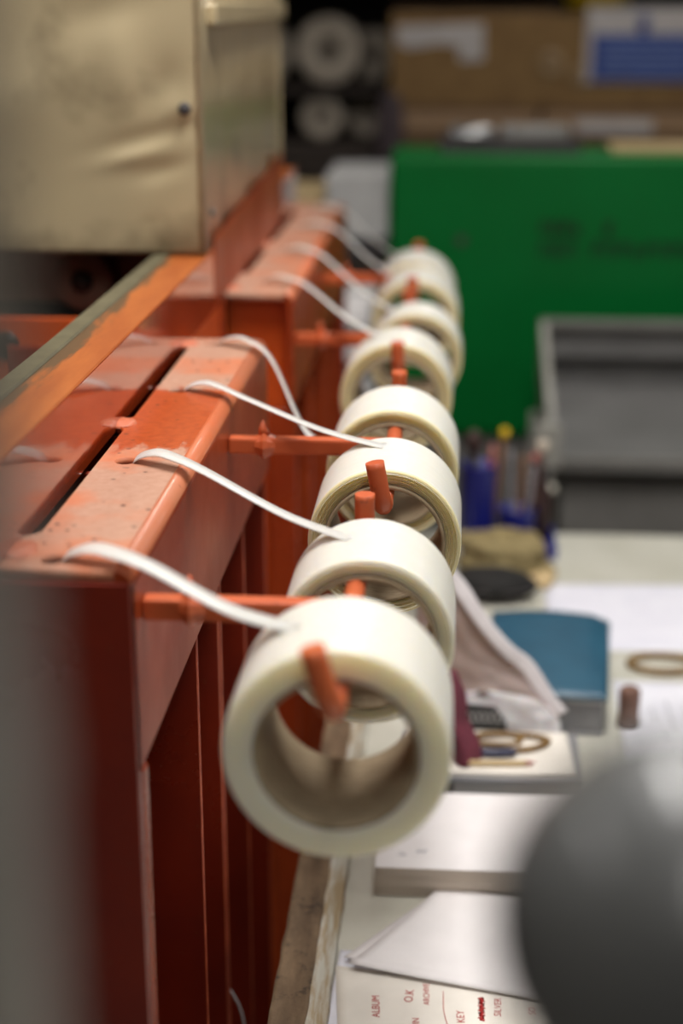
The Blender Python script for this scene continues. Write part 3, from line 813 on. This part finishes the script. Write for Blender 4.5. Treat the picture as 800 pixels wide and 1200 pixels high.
lsh = sheet('paper_sheet', [(.175, 1.35), (.43, 1.35), (.43, 1.630), (.180, 1.630)], TZ + .0002, simple('cool_paper_b', (232, 232, 240), (224, 224, 234), .7, 30, bmp=.02), 'white sheet with grey pencil lines right of the hand stamp')
pl = MB()
for k, (x, y0, y1) in enumerate(((.215, 1.52, 1.56), (.232, 1.50, 1.58), (.25, 1.50, 1.57), (.262, 1.53, 1.60), (.222, 1.47, 1.50))):
    pl.box(x, x + .0012, y0, y1, TZ + .0006, TZ + .0008)
ob('pencil_line', pl, ink_grey, lsh)
# khaki cloth, black pouch, blue tray and pen cups at the far end
def lump(cx, cy, a, b, h, seed, z=TZ, amp=.25, nu=40, nv=16):
    m = MB()
    def fn(u, v):
        t = 2 * math.pi * u; p = (v - .5) * math.pi
        k = 1 + amp * noise.noise(Vector((math.cos(t) * 1.6 + seed, math.sin(t) * 1.6, p * 1.3)))
        sx = abs(math.cos(p)) ** .6
        return (cx + a * sx * math.cos(t) * k, cy + b * sx * math.sin(t) * k, z + max(0, (h / 2) * (1 + math.sin(p) * (1 if p < 0 else k))))
    m.grid(fn, nu, nv)
    bmesh.ops.remove_doubles(m.bm, verts=list(m.bm.verts), dist=1e-6)
    return m
ob('folded_cloth', lump(.062, 1.970, .068, .048, .050, 3, amp=.5), khaki_m, loc=(.062, 1.97, TZ), label='rumpled khaki cloth in front of the blue pen cups', cat='cloth')
bp = thing('black_case', (.055, 1.885, TZ), 'oval black zip case in front of the khaki cloth', 'case')
ob('shell', lump(.050, 1.880, .056, .036, .036, 8, amp=.1), simple('black_fabric', (26, 24, 22), (18, 17, 16), .8), bp)
ob('zip', MB().tube([(.050 + .0565 * math.cos(2 * math.pi * k / 30), 1.880 + .0365 * math.sin(2 * math.pi * k / 30), TZ + .018) for k in range(31)], .0015, 6, cap=False), dark_gray, bp)
ob('spare_cloth', lump(.112, 1.950, .022, .040, .016, 5, amp=.4), cream_wood, loc=(.112, 1.95, TZ), label='small pale yellow folded rag right of the khaki cloth', cat='cloth')
tr = thing('pen_tray', (.085, 2.07, TZ), 'shallow blue plastic tray under the pen cups', 'tray')
ob('base', MB().box(.010, .140, 2.028, 2.125, TZ, TZ + .006, .003, 2), blue_m, tr)
ob('rim', MB().box(.010, .140, 2.025, 2.030, TZ, TZ + .016, .002, 2).box(.136, .141, 2.025, 2.125, TZ, TZ + .016, .002, 2).box(.010, .015, 2.042, 2.125, TZ, TZ + .016, .002, 2).box(.010, .138, 2.121, 2.126, TZ, TZ + .016, .002, 2), blue_m, tr)
def cup(x, y, r, h, label):
    m = MB().lathe([(0, 0), (r * .94, 0), (r * .96, .003), (r, h - .003), (r * 1.04, h), (r * .96, h), (r * .9, .006), (0, .006)], (x, y, TZ + .0061), 'Z', 32)
    return ob('pen_cup', m, blue_m, loc=(x, y, TZ + .0061), label=label, cat='pen cup')
cup(.034, 2.082, .0245, .112, 'tall dark blue pen cup at the far table edge')
cup(.0875, 2.080, .0255, .050, 'short dark blue pen cup right of the tall one')
def pen(x, y, z0, z1, lx, ly, r, m, label, tip=None, head=None, name='pen'):
    p = thing(name, (x, y, z0), label, name.replace('_', ' '))
    a, b = Vector((x, y, z0)), Vector((x + lx, y + ly, z1))
    ob('barrel', MB().tube([a, a.lerp(b, .08), a.lerp(b, .94), b], [r * .4, r, r, r * .8], 10), m, p)
    if head:
        hm, hr, hlen = head
        d = (b - a).normalized()
        ob('head', MB().tube([b - d * .002, b + d * hlen * .3, b + d * hlen * .8, b + d * hlen], [r, hr, hr, hr * .4], 12), hm, p)
CZB = TZ + .014
grey_pen = simple('grey_pen_plastic', (150, 146, 150), (130, 126, 130), .4)
pen(.030, 2.078, CZB, .882, -.004, .004, .006, dark_gray, 'dark handled brush standing left in the tall blue cup', head=(simple('dark_brown', (62, 40, 36), (50, 32, 28), .5), .011, .032), name='brush')
pen(.046, 2.084, CZB, .892, .006, .004, .005, pink_m, 'pinkish pen leaning in the tall blue cup')
pen(.052, 2.076, CZB, .905, .014, .004, .0035, tan_m, 'pencil with bright yellow end in the tall blue cup', head=(yellow_m, .0065, .014), name='pencil')
pen(.082, 2.078, CZB, .888, -.006, .004, .003, grey_pen, 'grey pen leaning left in the short blue cup')
pen(.090, 2.090, CZB, .876, .004, .004, .004, tan_m, 'brown pencil upright in the short blue cup', name='pencil')
pen(.098, 2.076, CZB, .872, .010, .003, .0035, grey_pen, 'pale grey pen leaning right in the short blue cup', head=(pink_m, .006, .012))
pen(.104, 2.086, CZB, .884, .014, .004, .006, simple('brown_handle', (84, 56, 50), (66, 44, 40), .5), 'dark brown handled tool at the right of the short cup', head=(spool_m, .009, .016), name='screwdriver')
bt = thing('glue_bottle', (.126, 2.10, TZ + .0061), 'small dark brown bottle standing right of the pen cups', 'bottle')
ob('body', MB().lathe([(0, 0), (.009, 0), (.0105, .003), (.0105, .065), (.006, .078), (.006, .086), (0, .086)], (.124, 2.10, TZ + .0061), 'Z', 24), simple('bottle_brown', (60, 40, 38), (48, 32, 30), .4), bt)
ob('cap', MB().lathe([(0, .102), (.006, .102), (.0075, .099), (.0078, .086), (0, .086)], (.124, 2.10, TZ + .0061), 'Z', 20), dark_gray, bt)

# ------------------------------------------------------------------ foreground: ball-topped lever, grey post
LX, LY, LZ = .0495, .2915, 1.2865
lv = thing('ball_lever', (LX, LY, TZ), 'dark grey ball-topped lever standing close at the lower right', 'lever')
prof = []
for k in range(33):
    a = -math.pi / 2 + math.pi * k / 32
    prof.append((max(.0001, .0400 * math.cos(a)), .0412 * math.sin(a)))
ob('ball_knob', MB().lathe(prof, (LX, LY, LZ), 'Z', 64), ball_m, lv)
ob('rod', MB().tube([(LX, LY, TZ + .02), (LX, LY, LZ - .035)], .008, 20), steel_m, lv)
ob('base', MB().lathe([(0, 0), (.045, 0), (.046, .004), (.040, .012), (.016, .020), (.014, .032), (0, .032)], (LX, LY, TZ), 'Z', 32), black_m, lv)
ps = thing('steel_post', (-.076, .187, 0), 'grey steel post rising close by at the left edge', 'post')
ob('shaft', MB().box(-.094, -.0582, .169, .205, .008, 2.1, .003, 2), post_m, ps)
ob('foot_plate', MB().box(-.13, -.022, .13, .25, 0, .008, .002, 1), post_m, ps)
ob('clamp', MB().box(-.0945, -.0577, .1685, .2055, 1.36, 1.374, .003, 2), post_m, ps)

# ------------------------------------------------------------------ green machine and metal hopper behind the table
gm = thing('green_machine', (.5, 3.2, 0), 'big green painted machine housing beyond the work table', 'machine')
ob('housing', MB().box(-.136, 1.30, 3.06, 3.285, .64, 1.19, .016, 3), green_m, gm)
ob('plinth', MB().box(-.12, 1.28, 3.08, 3.27, 0, .64), tray_gray, gm)
def marks(x0, x1, z0, z1, n, seed, mm):
    rr = random.Random(seed); wl = (x1 - x0) / n
    for k in range(n):
        x = x0 + wl * k
        if rr.random() < .12: continue
        m = MB()
        t = (z1 - z0) * .22
        kind = rr.randint(0, 3)
        m.box(x, x + wl * .22, 3.0585, 3.0605, z0, z1)
        if kind != 1: m.box(x, x + wl * .75, 3.0585, 3.0604, z1 - t, z1)
        if kind in (0, 2): m.box(x + wl * .55, x + wl * .75, 3.0585, 3.0606, (z0 if kind == 0 else (z0 + z1) / 2), z1 - t * .5)
        if kind in (1, 2, 3): m.box(x, x + wl * .7, 3.0585, 3.0603, (z0 + z1) / 2 - t / 2, (z0 + z1) / 2 + t / 2)
        if kind in (1, 3): m.box(x, x + wl * .75, 3.0585, 3.0602, z0, z0 + t)
        ob('letter', m, mm, gm)
marks(.153, .295, 1.043, 1.068, 7, 1, mark_m)
marks(.153, .60, 1.000, 1.030, 18, 4, mark2_m)
ob('bolt', MB().lathe([(0, -.006), (.009, -.006), (.011, 0), (0, 0)], (.003, 3.0595, 1.03), 'Y', 6, smooth=False), dark_gray, gm)
# objects on the green machine
tray = thing('parts_tray', (.09, 3.17, 1.19), 'dark metal tray holding cans on top of the green machine', 'tray')
ob('base', MB().box(-.04, .225, 3.11, 3.24, 1.1905, 1.197, .002, 1), dark_gray, tray)
ob('rim', MB().box(-.04, .225, 3.108, 3.113, 1.1905, 1.212, .001, 1).box(-.04, .225, 3.237, 3.242, 1.1905, 1.212, .001, 1).box(-.042, -.037, 3.108, 3.242, 1.1905, 1.212, .001, 1).box(.222, .227, 3.108, 3.242, 1.1905, 1.212, .001, 1), dark_gray, tray)
def lying_can(x0, x1, y, z, r, m, label):
    t = thing('metal_can', ((x0 + x1) / 2, y, z), label, 'can')
    ob('body', MB().lathe([(0, 0), (r * .9, 0), (r, .004), (r, x1 - x0 - .004), (r * .9, x1 - x0), (0, x1 - x0)], (x0, y, z + r), 'X', 24), m, t)
    ob('lid_ring', MB().lathe([(r * .99, .006), (r * 1.06, .008), (r * 1.06, .012), (r * .99, .014)], (x0, y, z + r), 'X', 24), steel_m, t)
lying_can(-.025, .06, 3.16, 1.1972, .021, steel_m, 'shiny steel can lying left in the tray on the green machine')
lying_can(.075, .205, 3.165, 1.1972, .022, tray_gray, 'pale can lying right in the tray on the green machine')
ob('wooden_plank', MB().box(.285, .75, 3.12, 3.24, 1.1905, 1.203, .002, 1), cream_wood, loc=(.5, 3.18, 1.1905), label='pale wooden plank lying on the right of the green machine', cat='plank')
# hopper / output tray
hp = thing('metal_hopper', (.6, 2.6, 0), 'grey sheet metal hopper on legs in front of the green machine', 'hopper')
ob('side_panel', MB().prism([(2.50, .742), (2.515, .742), (2.90, .80), (2.90, .905), (2.86, .912), (2.545, .83)], .150, .162, 'YZ'), tray_pale, hp)
ob('side_flange', MB().box(.132, .172, 2.495, 2.508, .742, .815, .001, 1), tray_pale, hp)
ob('back_panel', MB().prism([(2.88, .80), (2.89, .80), (2.90, .905), (2.885, .905)], .162, 1.0, 'YZ'), tray_dark, hp)
ob('top_lip', MB().box(.15, 1.0, 2.86, 2.90, .900, .912, .002, 1), tray_gray, hp)
ob('sloped_floor', MB().prism([(2.52, .750), (2.88, .80), (2.88, .808), (2.52, .758)], .162, 1.0, 'YZ'), tray_dark, hp)
ob('middle_baffle', MB().prism([(2.885, .862), (2.845, .852), (2.845, .857), (2.885, .868)], .162, 1.0, 'YZ'), tray_dark, hp)
ob('front_lip', MB().box(.13, 1.0, 2.500, 2.522, .735, .758, .003, 2), tray_gray, hp)
for x, y in ((.150, 2.51), (.98, 2.51), (.150, 2.87), (.98, 2.87)):
    ob('leg', MB().box(x - .011, x + .011, y - .011, y + .011, 0, .74, .002, 1), tray_pale, hp)
ob('leg_bolt', MB().lathe([(0, -.008), (.005, -.007), (.008, -.004), (.009, 0), (0, 0)], (.160, 2.4985, .705), 'Y', 16), simple('pale_glint_cap', (240, 236, 220), (232, 228, 210), .2, 20, 0.3), hp)  # the bolt's bright glint is painted in as a pale base colour
for x in (.176, .406, .636):
    ob('lower_panel', MB().box(x, x + .222, 2.535, 2.545, .25, .72, .003, 1), tray_gray, hp)
ob('lower_shelf', MB().box(.15, .98, 2.52, 2.87, .24, .25), tray_dark, hp)

# ------------------------------------------------------------------ side bench behind the frame
bn = thing('side_bench', (-.4, 3.0, 0), 'low bench between the orange frame and the green machine', 'bench')
ob('bench_top', MB().box(-.75, -.145, 2.62, 3.42, .71, .74, .002, 1), shelf_m, bn)
for x in (-.72, -.175):
    for y in (2.65, 3.39):
        ob('leg', MB().box(x - .02, x + .02, y - .02, y + .02, 0, .71), shelf_m, bn)
cr = thing('wooden_crate', (-.31, 3.25, .74), 'dark wooden crate under the grey carton on the bench', 'crate')
ob('body', MB().box(-.48, -.145, 3.11, 3.40, .74, .99, .002, 1), shelf_m, cr)
ob('lid', MB().box(-.485, -.142, 3.105, 3.405, .99, 1.024, .002, 1), dark_gray, cr)
ob('slat', MB().box(-.48, -.145, 3.106, 3.11, .76, .81), card_dk, cr); ob('slat', MB().box(-.48, -.145, 3.106, 3.11, .85, .90), card_dk, cr)
c1 = thing('grey_carton', (-.2, 3.25, 1.024), 'pale grey carton left of the green machine', 'carton')
ob('box', MB().box(-.262, -.142, 3.12, 3.38, 1.0242, 1.143, .002, 1), grey_pl, c1)
ob('lid', MB().box(-.264, -.140, 3.118, 3.382, 1.125, 1.1455, .002, 1), grey_pl, c1)
c2 = thing('beige_carton', (-.37, 3.25, 1.024), 'flat beige carton left of the grey carton', 'carton')
ob('box', MB().box(-.47, -.268, 3.12, 3.39, 1.0242, 1.105, .002, 1), cream_wood, c2)
ob('tape', MB().box(-.385, -.355, 3.119, 3.391, 1.03, 1.1058), card_m, c2)
wc = thing('white_carton', (-.265, 2.8, .74), 'tall narrow white carton between the orange frame and letter trays', 'carton')
ob('box', MB().box(-.292, -.245, 2.72, 2.92, .7402, 1.066, .002, 1), paper_m, wc)
ob('flap', MB().box(-.293, -.244, 2.719, 2.921, 1.066, 1.072, .001, 1), paper_m, wc)
lt = thing('letter_trays', (-.195, 2.8, .74), 'stack of pale grey letter trays behind the tape rolls', 'letter trays')
for k in range(4):
    z = .7402 + k * .062
    ob('tray', MB().box(-.240, -.150, 2.72, 2.96, z, z + .004).box(-.240, -.237, 2.72, 2.96, z, z + .045).box(-.153, -.150, 2.72, 2.96, z, z + .045).box(-.240, -.150, 2.957, 2.96, z, z + .045).box(-.240, -.215, 2.718, 2.722, z, z + .055), grey_pl, lt)
    ob('papers', MB().box(-.235, -.155, 2.725, 2.95, z + .0042, z + .018 + .006 * (k % 3)), paper_m, lt)

# ------------------------------------------------------------------ storage shelves at the back
sf = thing('storage_shelf', (.3, 4.65, 0), 'dark storage shelving along the back of the room', 'shelving')
for z in (.35, 1.045, 1.62):
    ob('shelf', MB().box(-.95, 1.75, 4.30, 4.95, z - .03, z, .002, 1), shelf_m, sf)
for x in (-.93, 1.73):
    for y in (4.33, 4.92):
        ob('upright', MB().box(x - .025, x + .025, y - .025, y + .025, 0, 2.1), shelf_m, sf)
ob('back_board', MB().box(-.95, 1.75, 4.95, 4.96, .3, 2.1), simple('dark_back', (34, 30, 26), (26, 22, 20), .8), sf)
ob('cloth_bag', lump(-.192, 4.318, .036, .016, .19, 4, 1.0455, amp=.12), purple_gray, loc=(-.192, 4.318, 1.0455), label='purple grey cloth bag beside the left end of the boxes', cat='bag')
def carton(x0, x1, y0, y1, z0, z1, m, label, tapez=None):
    t = thing('cardboard_box', ((x0 + x1) / 2, (y0 + y1) / 2, z0), label, 'box')
    ob('box', MB().box(x0, x1, y0, y1, z0, z1, .004, 1), m, t)
    if tapez: ob('packing_tape', MB().box(x0 - .0008, x1 + .0008, y0 - .0012, y0, tapez, tapez + .045), simple('tan_tape', (164, 134, 104), (150, 120, 90), .4), t)
    return t
b1 = carton(-.195, .62, 4.36, 4.85, 1.20, 1.435, card_m, 'wide brown cardboard box with a torn grey label')
lb = MB().prism([(-.18, 1.405), (.05, 1.412), (.052, 1.318), (-.012, 1.316), (-.016, 1.355), (-.07, 1.36), (-.11, 1.352), (-.15, 1.348), (-.176, 1.36)], 4.3565, 4.3592, 'XZ')
ob('torn_label', lb, label_m, b1)
ob('top_flap', MB().box(-.19, .24, 4.37, 4.60, 1.436, 1.447), card_dk, b1)
for (x, z, r) in ((.229, 1.309, .036), (.309, 1.277, .030)):
    ob('round_sticker', MB().lathe([(r * .25, 0), (r, 0), (r, .0015), (r * .25, .0015)], (x, 4.3575, z), 'Y', 28, closed=True), simple('clear_sticker', (150, 124, 90), (140, 114, 82), .3), b1)
sn = thing('blue_sign', (.47, 4.352, 1.23), 'blue and white printed sign on the cardboard box', 'sign')
ob('panel', MB().box(.318, .64, 4.350, 4.3555, 1.262, 1.452, .001, 1), label_m, sn)
ob('blue_field', MB().box(.335, .63, 4.3475, 4.3502, 1.268, 1.385), sign_blue, sn)
em = MB(); em.lathe([(0, 0), (.016, 0), (.016, .002), (0, .002)], (.465, 4.3478, 1.418), 'Y', 20); em.box(.452, .478, 4.3478, 4.3498, 1.388, 1.408)
ob('emblem', em, sign_blue, sn)
ln = MB()
for k in range(5): ln.box(.36, .60 - .02 * (k % 2), 4.3460, 4.3476, 1.285 + k * .019, 1.292 + k * .019)
ob('print_lines', ln, simple('pale_blue_print', (120, 140, 190), (110, 130, 180), .6), sn)
carton(-.19, .20, 4.345, 4.80, 1.0455, 1.199, card_dk, 'flat brown box under the left of the labelled box', 1.195 - .055)
b3 = carton(.21, .75, 4.33, 4.80, 1.0455, 1.199, card_dk, 'flat brown box under the right of the labelled box', 1.195 - .055)
ob('white_strip', MB().box(.30, .50, 4.326, 4.3288, 1.165 - .03, 1.195 - .025), label_m, b3)
carton(.66, 1.3, 4.37, 4.85, 1.20, 1.42, card_dk, 'plain brown cardboard box right of the blue sign')
yb = thing('yellow_bag', (.35, 4.62, 1.436), 'yellow and dark bundle on top of the cardboard boxes', 'bundle')
ob('body', lump(.36, 4.62, .08, .08, .09, 2, 1.436), yellow_m, yb)
ob('wrap', lump(.29, 4.70, .05, .06, .08, 6, 1.436), dark_gray, yb)
def spool(x, y, z, r, wd, label, rr=.3):
    t = thing('yarn_spool', (x, y, z - r), label, 'spool', 'grey spools on the back shelf')
    ob('yarn', MB().lathe([(r * .30, .004), (r * .9, .0), (r, .012), (r * .97, wd * .5), (r, wd - .012), (r * .9, wd), (r * .3, wd)], (x, y, z), 'Y', 40, closed=True), spool_m, t)
    ob('hub', MB().lathe([(r * .12, -.006), (r * .30, -.004), (r * .30, wd), (r * .12, wd)], (x, y, z), 'Y', 28, closed=True), simple('spool_hub', (128, 118, 106), (110, 100, 90), .7), t)
spool(-.372, 4.50, 1.3375, .092, .20, 'large grey spool with dark hub on the upper left shelf')
spool(-.262, 4.75, 1.3175, .072, .13, 'pale spool right of the large one, behind the upright')
spool(-.56, 4.60, 1.3255, .08, .16, 'grey spool at the far left, beside the cream cabinet')
spool(-.392, 4.50, 1.1585, .060, .18, 'smaller grey spool on the lower left, under the large one')
spool(-.275, 4.60, 1.1505, .052, .16, 'small dim spool right of the lower grey one')
ob('shelf_board', MB().box(-.68, -.197, 4.45, 4.90, 1.225, 1.245, .002, 1), shelf_m, sf)
for x in (-.66, -.207): ob('board_support', MB().box(x - .015, x + .015, 4.85, 4.90, 1.045, 1.225), shelf_m, sf)
ob('spool_block', MB().box(-.56, -.225, 4.46, 4.88, 1.0455, 1.098), shelf_m, sf)
